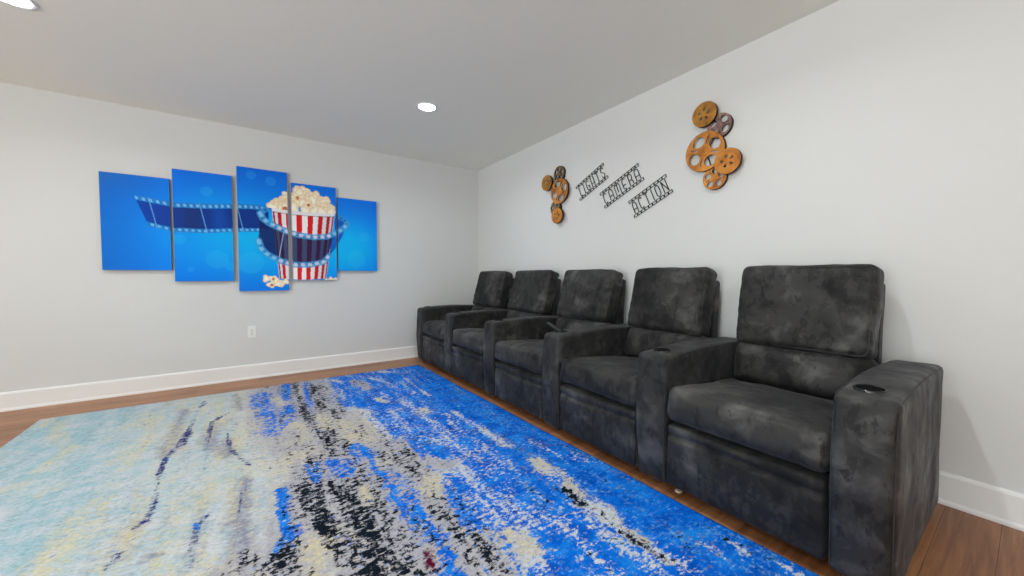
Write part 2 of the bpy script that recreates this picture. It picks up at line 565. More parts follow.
# ------------------------------------------------------------------ rug
def rug_mat():
    """the woven pattern: low-frequency weights per yarn colour live on the mesh, ragged tufts come from noise"""
    t = NT('distressed_rug')
    A = t.n('ShaderNodeAttribute', attribute_name='yarn_a')      # aqua, yellow, grey
    B = t.n('ShaderNodeAttribute', attribute_name='yarn_b')      # blue, black, navy
    D = t.n('ShaderNodeAttribute', attribute_name='yarn_c')      # white, maroon, pale purple-grey
    sa, sb, sd = [t.n('ShaderNodeSeparateColor') for _ in range(3)]
    t.l(A.outputs['Color'], sa.inputs[0]); t.l(B.outputs['Color'], sb.inputs[0]); t.l(D.outputs['Color'], sd.inputs[0])
    rot = (0, 0, 0.12)
    def nn(sx, sy, off, detail=6, rough=0.7, sc=1.0):
        tc = t.n('ShaderNodeTexCoord')
        mp = t.n('ShaderNodeMapping')
        mp.inputs['Scale'].default_value = (sx, sy, 1)
        mp.inputs['Rotation'].default_value = rot
        mp.inputs['Location'].default_value = (off, off * 1.3, 0)
        t.l(tc.outputs['Object'], mp.inputs['Vector'])
        return t.noise(mp.outputs[0], sc, detail, rough, 0.3)
    def hard(w, n, gain=2.6, soft=0.09):
        gain *= 1.75
        soft *= 1.5
        f = t.math('ADD', w, t.math('MULTIPLY', t.math('SUBTRACT', n, 0.5), gain))
        mr = t.n('ShaderNodeMapRange')
        mr.inputs['From Min'].default_value = 0.5 - soft
        mr.inputs['From Max'].default_value = 0.5 + soft
        t.l(f, mr.inputs['Value'])
        return mr.outputs[0]
    def mixed(a, b, k):
        return t.math('ADD', t.math('MULTIPLY', a, 1 - k), t.math('MULTIPLY', b, k))
    str1 = nn(15, 2.6, 31.0, 5, 0.65)
    str2 = nn(12, 2.2, 43.0, 5, 0.65)
    n1 = mixed(nn(30, 44, 0.0), str1, 0.38)
    n2 = mixed(nn(27, 40, 5.0), str2, 0.42)
    n3 = mixed(nn(30, 44, 11.0), str2, 0.40)
    n4 = mixed(nn(38, 58, 17.0), str1, 0.35)
    n5 = nn(7, 10, 23.0, 5)
    tuft = nn(70, 130, 2.0, 3)
    # light ground: cool white <-> aqua
    aq = hard(sa.outputs[0], n5, 2.2, 0.35)
    ground = t.mix(aq, s2l((208, 213, 219)), s2l((168, 198, 210)))
    ground = t.mix(hard(t.math('MULTIPLY', sa.outputs[0], 0.35), n1, 2.4, 0.25), ground, s2l((132, 180, 194)))
    grey = t.mix(n2, s2l((160, 160, 172)), s2l((196, 194, 202)))
    col = t.mix(hard(sa.outputs[2], n1, 2.0, 0.2), ground, grey)
    col = t.mix(t.math('MULTIPLY', hard(sd.outputs[2], n2, 2.0, 0.2), 0.85), col, s2l((134, 134, 158)))
    yel = t.mix(n1, s2l((212, 204, 170)), s2l((230, 217, 172)))
    col = t.mix(t.math('MULTIPLY', hard(sa.outputs[1], n3, 3.0, 0.25), 0.82), col, yel)
    blue = t.ramp(n5, [(0.3, s2l((4, 74, 186))), (0.5, s2l((10, 110, 226))), (0.7, s2l((34, 146, 246)))])
    blue = t.mix(hard(0.17, n4, 2.4, 0.2), blue, s2l((112, 180, 236)))
    col = t.mix(hard(sb.outputs[0], n2, 2.8, 0.09), col, blue)
    col = t.mix(hard(sd.outputs[0], n4, 3.0, 0.12), col, s2l((206, 214, 226)))
    col = t.mix(t.math('MULTIPLY', hard(t.math('MULTIPLY', sa.outputs[1], t.math('GREATER_THAN', sb.outputs[0], 0.55)), n3, 1.8, 0.12), 0.95), col, yel)
    col = t.mix(hard(sb.outputs[2], n3, 3.0, 0.15), col, s2l((52, 58, 122)))
    col = t.mix(hard(sb.outputs[1], n1, 3.6, 0.09), col, s2l((22, 30, 42)))
    col = t.mix(hard(sd.outputs[1], n2, 2.4, 0.12), col, s2l((92, 14, 52)))
    shade = t.ramp(tuft, [(0.3, (0.72, 0.72, 0.72, 1)), (0.65, (1, 1, 1, 1))])
    col = t.mix(1.0, col, shade, 'MULTIPLY')
    t.l(col, t.b.inputs['Base Color'])
    t.bump(t.math('ADD', tuft, t.math('MULTIPLY', n1, 0.5)), 0.5, 0.006)
    t.set(Roughness=0.95)
    t.b.inputs['Specular IOR Level'].default_value = 0.03
    return t.m


M['rug'] = rug_mat()
M['rug_edge'] = plain('rug_binding', (60, 64, 96), 0.9)


def build_rug():
    nx, ny = 150, 200
    yt, yb = -0.445, -4.11
    def xl(y): return -3.764 + (y + 0.446) / (-3.664) * 0.06 + 0.004 * math.sin(y * 5)
    def xr(y): return -1.024 + (y + 0.442) / (-3.66) * 0.05 + 0.003 * math.sin(y * 6 + 1)
    us = np.linspace(0, 1, nx + 1); vs = np.linspace(0, 1, ny + 1)
    P = np.zeros((ny + 1, nx + 1, 3))
    for j, v in enumerate(vs):
        y = yt + (yb - yt) * v
        P[j, :, 0] = xl(y) + (xr(y) - xl(y)) * us
        P[j, :, 1] = y + 0.003 * np.sin(us * 25)
    P[:, :, 2] = 0.011
    X, Y = P[:, :, 0], P[:, :, 1]
    rng = np.random.default_rng(3)
    def smooth_noise(sx, sy):
        gx, gy = max(2, int(nx / sx)) + 2, max(2, int(ny / sy)) + 2
        g = rng.random((gy, gx))
        a = np.linspace(0, gy - 1.001, ny + 1); b = np.linspace(0, gx - 1.001, nx + 1)
        ia, ib = a.astype(int), b.astype(int)
        fa = (a - ia)[:, None]; fb = (b - ib)[None, :]
        fa = fa * fa * (3 - 2 * fa); fb = fb * fb * (3 - 2 * fb)
        ib1 = np.minimum(ib + 1, gx - 1); ia1 = np.minimum(ia + 1, gy - 1)
        return (g[np.ix_(ia, ib)] * (1 - fa) * (1 - fb) + g[np.ix_(ia1, ib)] * fa * (1 - fb)
                + g[np.ix_(ia, ib1)] * (1 - fa) * fb + g[np.ix_(ia1, ib1)] * fa * fb)
    long1 = smooth_noise(3, 22)        # streaks along the length
    long2 = smooth_noise(4, 16)
    blob = smooth_noise(9, 12)
    blob2 = smooth_noise(3, 5)
    def bound(pts):
        pts = sorted(pts, key=lambda p: p[1])
        return np.interp(Y, [p[1] for p in pts], [p[0] for p in pts])
    b1, b2, b3 = bound(bnd_aqua), bound(bnd_cream), bound(bnd_gray)
    sg = lambda d, w: 1 / (1 + np.exp(-np.clip(d / w, -30, 30)))
    zc = sg(X - b1, 0.07); zg = sg(X - b2, 0.035); zb = sg(X - b3, 0.03)
    zb = np.maximum(zb, sg(X - b3, 0.03) * 1.0)
    aqua = (1 - zg) * (0.62 - 0.3 * zc) + 0.25 * (long1 - 0.5)
    yellow = (1 - zc) * (-0.10 + 0.3 * (blob - 0.5)) + zc * (1 - zg) * (0.26 + 0.6 * (long1 - 0.5)) + zg * 0.10
    grey = zg * (1 - zb) * 0.95 + zc * (1 - zg) * 0.12
    blue = zb * (0.90 + 0.30 * (long2 - 0.5)) + 0.4 * (X > -1.38) + zg * (1 - zb) * 0.10 - (1 - zg) * 1.2
    black = zg * (1 - zb) * (0.27 + 0.35 * (long1 - 0.5)) - (1 - zg) * 1.5 - zb * 0.12
    topfade = sg(Y + 1.15, 0.2)
    black = black - 0.12 * topfade
    navy = -0.9 + 0.75 * zb + 0.2 * zb * (long1 - 0.3)
    white = zb * (0.02 + 0.42 * (long2 - 0.5) + 0.2 * (blob - 0.5)) - (1 - zb) * 0.5
    white = np.where(X > -1.38, white - 0.30 * (1 - topfade), white)
    maroon = X * 0 - 0.8
    lil = zc * (1 - zg) * (0.16 + 0.6 * (long2 - 0.5)) - 0.05
    def dist(pts):
        d = np.full(X.shape, 9.0)
        for (x0, y0), (x1, y1) in zip(pts[:-1], pts[1:]):
            vx, vy = x1 - x0, y1 - y0
            t_ = np.clip(((X - x0) * vx + (Y - y0) * vy) / (vx * vx + vy * vy + 1e-9), 0, 1)
            d = np.minimum(d, np.hypot(X - x0 - t_ * vx, Y - y0 - t_ * vy))
        return d
    def up(cur, g, v):
        return cur + np.clip(v - cur, 0, None) * g
    for c, w, pts in RUG_FEATURES:
        g = np.exp(-(dist(pts) / (w * (0.85 + 0.7 * (blob2 - 0.3)))) ** 2)
        if c == 'B':
            blue = up(blue, g, 0.80); black = black * (1 - 0.85 * g); yellow = yellow * (1 - g); white = white * (1 - g) + g * 0.02
        elif c == 'K':
            black = up(black, g, 0.58); blue = blue * (1 - 0.8 * g); grey = up(grey, g, 1.0); yellow = yellow * (1 - g)
        elif c == 'Y':
            yellow = up(yellow, g, 0.40 + 0.20 * zg + 0.30 * (blob - 0.5)); grey = up(grey, g, 0.7 * zg); blue = blue * (1 - 0.95 * g) + 0.05 * g
            black = black * (1 - 0.8 * g); white = white * (1 - g)
        elif c == 'G':
            grey = up(grey, g, 1.0); blue = blue * (1 - 0.85 * g) + 0.1 * g; black = up(black, g, 0.24); white = white * (1 - g)
        elif c == 'W':
            white = up(white, g, 0.60)
        elif c == 'w':
            white = up(white, g, 0.42)
        elif c == 'N':
            navy = up(navy, np.clip(g * 1.3, 0, 1), 0.52 + 0.2 * (blob - 0.5))
        elif c == 'n':
            lil = up(lil, g, 0.75)
        elif c == 'R':
            maroon = up(maroon, g, 0.75); black = black * (1 - g); blue = blue * (1 - g)
    verts = [tuple(p) for p in P.reshape(-1, 3)]
    W = nx + 1
    faces = [(j * W + i, (j + 1) * W + i, (j + 1) * W + i + 1, j * W + i + 1) for j in range(ny) for i in range(nx)]
    ntop = len(faces)
    # binding down to the floor round the edge
    loop = [i for i in range(W)] + [j * W + nx for j in range(1, ny + 1)] + [ny * W + i for i in range(nx - 1, -1, -1)] + [j * W for j in range(ny - 1, 0, -1)]
    base = len(verts)
    cx, cy = -2.4, -2.2
    for k in loop:
        x, y, z = verts[k]
        dx, dy = x - cx, y - cy
        verts.append((x + 0.002 * (1 if dx > 0 else -1), y + 0.002 * (1 if dy > 0 else -1), 0.001))
    n = len(loop)
    for k in range(n):
        a, b = loop[k], loop[(k + 1) % n]
        faces.append((a, b, base + (k + 1) % n, base + k))
    me = bpy.data.meshes.new('area_rug')
    me.from_pydata(verts, [], faces)
    def attr(nm, chans):
        at = me.color_attributes.new(nm, 'FLOAT_COLOR', 'POINT')
        data = np.ones((len(verts), 4), np.float32)
        for q, ch in enumerate(chans):
            data[:W * (ny + 1), q] = ch.reshape(-1)
            data[W * (ny + 1):, q] = [ch.reshape(-1)[k] for k in loop]
        at.data.foreach_set('color', data.reshape(-1))
    attr('yarn_a', (aqua, yellow, grey)); attr('yarn_b', (blue, black, navy)); attr('yarn_c', (white, maroon, lil))
    o = link_mesh('area_rug', me, [M['rug'], M['rug_edge']], smooth=True)
    for i, f in enumerate(me.polygons):
        f.material_index = 1 if i >= ntop else 0
    tag(o, 'large distressed rug in pale aqua, cream, grey and bright blue on the wood floor', 'rug')
    return o


build_rug()

# ------------------------------------------------------------------ room
XL, YF = -6.9, -6.7                           # far left wall and the wall behind the camera
T = 0.12
def structure(name, lo, hi, mat, bevel=0.0):
    return tag(box(name, lo, hi, mat, bevel=bevel), kind='structure')

structure('floor', (XL - T, YF - T, -0.1), (T, T, 0), M['wood'])
structure('ceiling', (XL - T, YF - T, H), (T, T, H + 0.1), M['ceiling'])
structure('wall_right', (0, YF, 0), (T, 0, H), M['wall'])
structure('wall_back', (XL, 0, 0), (T, T, H), M['wall'])
# the left wall, out of view, with a window added to light the ceiling
WY0, WY1, WZ0, WZ1 = -6.3, -3.0, 0.35, 2.15
def wall_with_opening():
    bm = bmesh.new()
    add_box(bm, (XL - T, YF, 0), (XL, WY0, H))
    add_box(bm, (XL - T, WY1, 0), (XL, T, H))
    add_box(bm, (XL - T, WY0, 0), (XL, WY1, WZ0))
    add_box(bm, (XL - T, WY0, WZ1), (XL, WY1, H))
    return tag(obj('wall_left', bm, M['wall']), kind='structure')
wall_with_opening()
bm = bmesh.new()
fr = 0.05
for lo, hi in (((XL - .09, WY0, WZ0), (XL - .03, WY0 + fr, WZ1)), ((XL - .09, WY1 - fr, WZ0), (XL - .03, WY1, WZ1)),
               ((XL - .09, WY0 + fr, WZ0), (XL - .03, WY1 - fr, WZ0 + fr)), ((XL - .09, WY0 + fr, WZ1 - fr), (XL - .03, WY1 - fr, WZ1)),
               ((XL - .09, -4.675, WZ0 + fr), (XL - .03, -4.625, WZ1 - fr))):
    add_box(bm, lo, hi, 0.004, 1)
wf = tag(obj('fill_window', bm, M['trim']), kind='structure')  # invented window frame, out of view, there to let in fill light
for a, b in ((WY0 + fr, -4.675), (-4.625, WY1 - fr)):
    bm = bmesh.new()
    add_box(bm, (XL - .063, a, WZ0 + fr), (XL - .057, b, WZ1 - fr))
    obj('fill_window_pane', bm, M['fill_pane'], wf)
pl_ = bpy.data.lights.new('fill_window_portal', 'AREA')  # guides sampling of the fill light through the added window
pl_.shape = 'RECTANGLE'
pl_.size = WY1 - WY0
pl_.size_y = WZ1 - WZ0
pl_.cycles.is_portal = True
po = bpy.data.objects.new('fill_window_portal', pl_)
C.objects.link(po)
po.location = (XL - 0.10, (WY0 + WY1) / 2, (WZ0 + WZ1) / 2)
po.rotation_euler = (PI / 2, 0, -PI / 2)
structure('wall_front', (XL - T, YF - T, 0), (T, YF, H), M['wall'])


def baseboard(name, p0, p1, inward):
    """moulded board with a small shoe at the floor, running p0->p1, standing off the wall toward inward"""
    prof = [(0, 0), (0.022, 0), (0.022, 0.012), (0.015, 0.022), (0.015, 0.128), (0.011, 0.138), (0.004, 0.142), (0, 0.142)]
    bm = bmesh.new()
    rings = []
    for p in (p0, p1):
        rings.append([bm.verts.new((p[0] + inward[0] * d, p[1] + inward[1] * d, z)) for d, z in prof])
    n = len(prof)
    for i in range(n):
        j = (i + 1) % n
        bm.faces.new((rings[0][i], rings[0][j], rings[1][j], rings[1][i]))
    bm.faces.new(rings[0]); bm.faces.new(list(reversed(rings[1])))
    bmesh.ops.recalc_face_normals(bm, faces=bm.faces)
    return tag(obj(name, bm, M['trim']), kind='structure')

baseboard('baseboard_back', (XL, 0), (0, 0), (0, -1))
baseboard('baseboard_right', (0, 0), (0, YF), (-1, 0))
baseboard('baseboard_left', (XL, 0), (XL, YF), (1, 0))
baseboard('baseboard_front', (XL, YF), (0, YF), (0, 1))

# ------------------------------------------------------------------ recessed lights
LG = 'recessed ceiling lights'
def downlight(x, y, label):
    t = thing('recessed_ceiling_light', label, 'ceiling light', (x, y, H), LG)
    bm = bmesh.new()
    add_lathe(bm, [(0.068, -0.0005), (0.070, -0.004), (0.078, -0.0065), (0.090, -0.004), (0.092, 0.0)], 48)
    obj('trim_ring', bm, M['light_trim'], t, True)
    bm = bmesh.new()
    r = add_lathe(bm, [(0.069, -0.001), (0.060, -0.0035), (0.03, -0.005), (0.004, -0.0055)], 40)
    bm.faces.new(r[-1])
    obj('lens', bm, M['lens'], t, True)
    ld = bpy.data.lights.new('downlight_lamp', 'AREA')
    ld.shape = 'DISK'
    ld.size = 0.085
    ld.energy = LAMP_W
    ld.spread = math.radians(158)
    ld.color = (0.945, 1.0, 1.0)
    lo = bpy.data.objects.new('lamp', ld)
    C.objects.link(lo)
    lo.parent = t
    lo.location = (0, 0, -0.010)
    return t

LAMP_W = 8.6
downlight(-1.296, -1.413, 'bright round recessed light in the ceiling in front of the corner')
downlight(-3.51, -1.361, 'round recessed light cut off at the top left corner of the photo')
for x, y in ((-5.72, -1.36), (-1.30, -3.62), (-3.51, -3.62), (-5.72, -3.62), (-1.30, -5.85), (-3.51, -5.85), (-5.72, -5.85)):
    downlight(x, y, 'round recessed ceiling light outside the photo, above or behind the camera')

# ------------------------------------------------------------------ wall outlet
t = thing('wall_outlet', 'white duplex power outlet on the back wall below the blue canvases', 'outlet', (-2.555, 0, 0.46))
box('cover_plate', (-0.036, -0.007, -0.060), (0.036, 0, 0.060), M['outlet'], t, 0.003)
for s in (-1, 1):
    bm = bmesh.new()
    add_lathe(bm, [(0.0165, 0), (0.0165, 0.004), (0.015, 0.0048), (0.0001, 0.0048)], 28)
    me = obj('receptacle', bm, M['outlet'], t, False)
    me.data.transform(Matrix.Translation((0, -0.006, s * 0.0195)) @ Matrix.Rotation(PI / 2, 4, 'X') @ Matrix.Diagonal((1, 0.86, 1, 1)))
    for sx in (-1, 1):
        box('slot', (sx * 0.0065 - 0.0013, -0.0115, s * 0.0195 + 0.000), (sx * 0.0065 + 0.0013, -0.0105, s * 0.0195 + 0.0085), M['slot'], me)
    box('ground_slot', (-0.0025, -0.0115, s * 0.0195 - 0.0105), (0.0025, -0.0105, s * 0.0195 - 0.0055), M['slot'], me)
bm = bmesh.new()
add_lathe(bm, [(0.003, 0), (0.003, 0.0015), (0.0001, 0.002)], 12)
o = obj('screw', bm, M['cup_rim'], t)
o.data.transform(Matrix.Translation((0, -0.007, 0)) @ Matrix.Rotation(PI / 2, 4, 'X'))


# ------------------------------------------------------------------ canvas print
def srgb(c): return np.array([v / 255 for v in c])

rngp = random.Random(21)
TOPC = [(-2.40, 1.70), (-2.373, 1.735), (-2.32, 1.79), (-2.27, 1.82), (-2.225, 1.885), (-2.161, 1.925), (-2.076, 1.940), (-1.99, 1.915),
        (-1.94, 1.85), (-1.90, 1.85), (-1.84, 1.81), (-1.80, 1.74), (-1.775, 1.70)]
def kernel_set():
    ks = []
    tries = 0
    while len(ks) < 75 and tries < 4000:
        tries += 1
        x = rngp.uniform(-2.37, -1.80)
        top = np.interp(x, [p[0] for p in TOPC], [p[1] for p in TOPC])
        r = rngp.uniform(0.040, 0.058)
        z = rngp.uniform(1.69, max(1.70, top - r * 0.8))
        ks.append((x, z, r, rngp.random()))
    ks.sort(key=lambda k: -k[1])
    return ks
KERN = kernel_set()
LOOSE = [(-2.425, 0.985, 0.036, .2), (-2.375, 0.985, 0.034, .9), (-2.34, 0.955, 0.036, .1), (-2.39, 0.925, 0.034, .95), (-2.30, 0.94, 0.038, .3),
         (-2.265, 0.955, 0.030, .5), (-2.33, 0.93, 0.03, .2), (-1.885, 0.965, 0.024, .2), (-1.85, 0.975, 0.026, .4), (-1.82, 0.965, 0.026, .1), (-1.795, 0.972, 0.022, .3)]
UP = [(-2.466, 1.625), (-2.445, 1.575), (-2.40, 1.538), (-2.343, 1.508), (-2.237, 1.458), (-2.141, 1.432), (-1.999, 1.418), (-1.88, 1.431), (-1.787, 1.477), (-1.71, 1.535), (-1.675, 1.59)]
LO = [(-2.484, 1.358), (-2.464, 1.282), (-2.43, 1.24), (-2.388, 1.208), (-2.284, 1.156), (-2.175, 1.126), (-2.033, 1.130), (-1.914, 1.162), (-1.86, 1.23), (-1.80, 1.32), (-1.74, 1.45), (-1.675, 1.58)]


def art(x, z):
    """the printed picture as a function of place on the wall (metres); returns sRGB"""
    n = x.shape[0]
    def L(a, b, t): return a[None, :] * (1 - t[:, None]) + b[None, :] * t[:, None]
    def put(col, m, c):
        c = c if c.ndim == 2 else c[None, :]
        return col * (1 - m[:, None]) + c * m[:, None]
    deep, mid, bright = srgb((4, 94, 222)), srgb((0, 130, 250)), srgb((0, 186, 255))
    g1 = np.exp(-(((x + 2.55) / 0.62) ** 2 + ((z - 1.42) / 0.36) ** 2))
    g2 = np.exp(-(((x + 1.60) / 0.30) ** 2 + ((z - 1.35) / 0.30) ** 2))
    g3 = np.exp(-(((x + 2.0) / 0.5) ** 2 + ((z - 1.2) / 0.3) ** 2))
    col = L(deep, mid, np.clip(1.15 - np.abs(z - 1.3) * 1.1, 0, 1))
    col = put(col, np.clip(g1 * 0.9 + g2 * 0.75 + g3 * 0.5, 0, 1), bright)
    col = put(col, np.clip((-3.15 - x) / 0.45, 0, 1) * 0.55, srgb((14, 92, 178)))
    col = put(col, np.clip((-3.10 - x) / 0.45, 0, 1) * np.clip((z - 1.62) / 0.3, 0, 1) * 0.6, srgb((66, 112, 186)))
    for bx, bz, br in [(-2.532, 1.987, .045), (-2.868, 1.785, .05), (-3.064, 1.34, .05), (-2.992, 1.072, .03), (-2.803, 1.166, .09), (-2.55, 1.14, .11),
                       (-1.583, 1.197, .10), (-2.374, 1.95, .05), (-1.50, 1.45, .06), (-2.70, 1.10, .05)]:
        d = np.hypot(x - bx, z - bz)
        col = put(col, np.clip((br - d) / 0.01, 0, 1) * 0.22, srgb((90, 205, 255)))
    # long strip
    ux = [-3.343, -3.223, -3.094, -2.881, -2.676, -2.531, -2.374]; uz = [1.697, 1.680, 1.662, 1.672, 1.695, 1.704, 1.704]
    lx = [-3.30, -3.19, -3.10, -2.887, -2.658, -2.473]; lz = [1.455, 1.423, 1.402, 1.405, 1.431, 1.444]
    U = np.interp(x, ux, uz); Lw = np.interp(x, lx, lz)
    tt = (U - z) / (U - Lw)
    left = -3.343 + tt * 0.085
    ins = ((tt > 0) & (tt < 1) & (x > left) & (x < -2.40)).astype(float)
    base = L(srgb((6, 60, 168)), srgb((4, 44, 132)), np.clip((x + 3.3) / 0.5, 0, 1))
    base = put(base, np.exp(-((x + 2.98) / 0.09) ** 2) * 0.5, srgb((40, 36, 84)))
    base = put(base, np.exp(-((x + 2.78) / 0.06) ** 2) * 0.6, srgb((10, 80, 190)))
    col = put(col, ins * 0.92, base)
    rail = ins * ((tt < 0.17) | (tt > 0.86))
    col = put(col, rail * 0.85, srgb((36, 140, 222)))
    sh = x - tt * 0.06
    hole = rail * (np.mod(sh, 0.044) < 0.020) * (((tt > 0.04) & (tt < 0.14)) | ((tt > 0.89) & (tt < 0.97)))
    col = put(col, hole * 0.7, srgb((150, 216, 250)))
    for dx in (-3.235, -2.90, -2.63):
        col = put(col, ins * (np.abs(x - dx - tt * 0.05 + 0.02) < 0.004) * 0.8, srgb((110, 180, 236)))
    # ring behind the bucket
    def poly(pts):
        m = np.zeros(n, bool)
        k = len(pts)
        for i in range(k):
            x0, z0 = pts[i]; x1, z1 = pts[(i + 1) % k]
            if z0 == z1: continue
            c = ((z0 > z) != (z1 > z)) & (x < (x1 - x0) * (z - z0) / (z1 - z0) + x0)
            m ^= c
        return m.astype(float)
    def dline(pts):
        d = np.full(n, 9.0); s = np.zeros(n); acc = 0
        for (x0, z0), (x1, z1) in zip(pts[:-1], pts[1:]):
            vx, vz = x1 - x0, z1 - z0; ln = math.hypot(vx, vz)
            t_ = np.clip(((x - x0) * vx + (z - z0) * vz) / (ln * ln), 0, 1)
            dd = np.hypot(x - x0 - t_ * vx, z - z0 - t_ * vz)
            s = np.where(dd < d, acc + t_ * ln, s); d = np.minimum(d, dd); acc += ln
        return d, s
    right = poly([(-1.80, 1.655), (-1.72, 1.625), (-1.675, 1.59), (-1.73, 1.44), (-1.80, 1.31), (-1.90, 1.165), (-1.95, 1.17), (-1.82, 1.45), (-1.80, 1.50)])
    col = put(col, right * 0.85, srgb((6, 84, 190)))
    for pts in ([(-2.462, 1.625), (-2.43, 1.662), (-2.366, 1.685), (-2.30, 1.69)], [(-1.83, 1.672), (-1.784, 1.659), (-1.71, 1.632), (-1.675, 1.59)]):
        d, s = dline(pts)
        col = put(col, (d < 0.024) * 0.85, srgb((60, 150, 224)))
        col = put(col, (d < 0.013) * (np.mod(s, 0.045) < 0.024) * 0.7, srgb((20, 90, 190)))
    # bucket
    f = np.clip((1.69 - z) / 0.72, 0, 1)
    bl = -2.372 + f * 0.055; brt = -1.800 - f * 0.095
    s = (x - bl) / (brt - bl)
    bot = 0.985 - 0.012 * (1 - (2 * s - 1) ** 2)
    top = 1.690 - 0.016 * (1 - (2 * s - 1) ** 2)
    inb = ((s > 0) & (s < 1) & (z > bot) & (z < top)).astype(float)
    th = np.arcsin(np.clip(2 * s - 1, -1, 1))
    ph = np.mod(th / PI * 8.5 + 0.70, 1.0)
    white = L(srgb((250, 246, 246)), srgb((206, 205, 216)), np.clip(np.abs(2 * s - 0.9), 0, 1) ** 2)
    red = L(srgb((222, 34, 40)), srgb((176, 16, 28)), np.clip(np.abs(2 * s - 0.9), 0, 1) ** 2)
    bc = np.where((ph < 0.50)[:, None], red, white)
    rim = (z > top - 0.034)
    bc = np.where(rim[:, None], srgb((236, 232, 236))[None, :], bc)
    bc = np.where(((z < top - 0.034) & (z > top - 0.044))[:, None], bc * 0.75, bc)
    col = put(col, inb, bc)
    # front band of film, see-through dark middle
    band = poly(UP[:9] + [(-1.83, 1.40), (-1.86, 1.27), (-1.914, 1.162)] + LO[:7][::-1])
    dark = put(col * 0.50, np.ones(n) * 0.52, srgb((8, 34, 112)))
    dark = np.where(inb[:, None] > 0, dark, put(col, np.ones(n) * 0.86, srgb((8, 30, 96))))
    col = np.where(band[:, None] > 0, dark, col)
    for x0, x1 in ((-2.275, -2.325), (-1.80, -1.895)):
        tl = (1.45 - z) / 0.3
        col = put(col, band * (np.abs(x - (x0 + (x1 - x0) * tl)) < 0.0045) * (z < 1.45) * (z > 1.16) * 0.8, srgb((170, 205, 240)))
    for pts, sgn in ((UP, 1), (LO[:9], -1)):
        d, s_ = dline(pts)
        lim = 0.030
        col = put(col, (d < lim) * 0.8, srgb((70, 160, 226)))
        hm = (d < lim * 0.55) * (np.mod(s_, 0.066) < 0.036)
        hc = np.where(inb[:, None] > 0, srgb((226, 226, 240))[None, :], srgb((140, 210, 250))[None, :])
        col = put(col, hm * 0.8, hc)
    # popcorn
    for set_, clip in ((KERN, True), (LOOSE, False)):
        for kx, kz, kr, kt in set_:
            d = np.hypot(x - kx, (z - kz) * 1.05)
            wob = kr * (1 + 0.20 * np.sin(np.arctan2(z - kz, x - kx) * 3 + kx * 90))
            m = (d < wob).astype(float)
            if clip: m = m * (z > 1.686 - 0.012 * (1 - (2 * s - 1) ** 2))
            q = np.clip(d / wob, 0, 1)
            c = L(srgb((255, 248, 228)), srgb((232, 202, 156)), q ** 3.0)
            if kt > 0.62:
                dd = np.hypot(x - kx - 0.006, z - kz + 0.004)
                c = put(c, np.clip((kr * 0.50 - dd) / 0.008, 0, 1) * (0.85 if kt > 0.8 else 0.5), srgb((186, 96, 36)))
            col = put(col, m, c)
    return np.clip(col, 0, 1)


def canvas(x0, x1, z0, z1, label):
    st = 0.0042
    nx, nzz = max(2, int((x1 - x0) / st)), max(2, int((z1 - z0) / st))
    xs = np.linspace(x0, x1, nx + 1); zs = np.linspace(z0, z1, nzz + 1)
    X, Z = np.meshgrid(xs, zs)
    cx, cz = (x0 + x1) / 2, (z0 + z1) / 2
    yf = -0.034
    verts = [(float(a - cx), yf, float(b - cz)) for a, b in zip(X.ravel(), Z.ravel())]
    W = nx + 1
    faces = [(j * W + i, j * W + i + 1, (j + 1) * W + i + 1, (j + 1) * W + i) for j in range(nzz) for i in range(nx)]
    me = bpy.data.meshes.new('printed_face')
    me.from_pydata(verts, [], faces)
    col = art(X.ravel(), Z.ravel())
    lin = np.where(col <= 0.04045, col / 12.92, ((col + 0.055) / 1.055) ** 2.4)
    at = me.color_attributes.new('print', 'FLOAT_COLOR', 'POINT')
    d = np.ones((len(verts), 4), np.float32); d[:, :3] = lin
    at.data.foreach_set('color', d.reshape(-1))
    t = thing('canvas_panel', label, 'canvas picture', (cx, 0, cz), 'blue popcorn canvas set')
    link_mesh('printed_face', me, M['art'], t)
    hx, hz = (x1 - x0) / 2, (z1 - z0) / 2
    bm = bmesh.new()
    add_box(bm, (-hx, yf + 0.0006, -hz), (hx, -0.009, hz))
    obj('stretched_canvas', bm, M['canvas_side'], t)
    bm = bmesh.new()
    for a, b in (((-hx + .03, -0.008, -hz + .03), (hx - .03, -0.001, -hz + .06)), ((-hx + .03, -0.008, hz - .06), (hx - .03, -0.001, hz - .03))):
        box('stretcher_bar', a, b, M['trim'], t)

canvas(-3.540, -3.120, 1.063, 1.862, 'leftmost blue canvas panel, showing the slanted end of the film strip')
canvas(-3.100, -2.684, 0.964, 1.956, 'blue canvas panel with only film strip across it, second from the left')
canvas(-2.645, -2.236, 0.866, 2.055, 'tallest blue canvas panel, in the middle, with loose popcorn at its foot')
canvas(-2.200, -1.787, 0.970, 1.962, 'blue canvas panel showing most of the striped popcorn bucket')
canvas(-1.772, -1.360, 1.068, 1.864, 'rightmost blue canvas panel, nearly plain, nearest the room corner')


# ------------------------------------------------------------------ film reel wall art
# local plane: u runs toward the camera (-Y), v is up, w leaves the wall (-X)
TOWALL = Matrix(((0, 0, -1, 0), (-1, 0, 0, 0), (0, 1, 0, 0), (0, 0, 0, 1)))

def circle(cx, cy, r, n=48, ry=None, rot=0.0):
    ry = ry or r
    out = []
    for i in range(n):
        a = 2 * PI * i / n
        x, y = r * math.cos(a), ry * math.sin(a)
        out.append((cx + x * math.cos(rot) - y * math.sin(rot), cy + x * math.sin(rot) + y * math.cos(rot)))
    return out

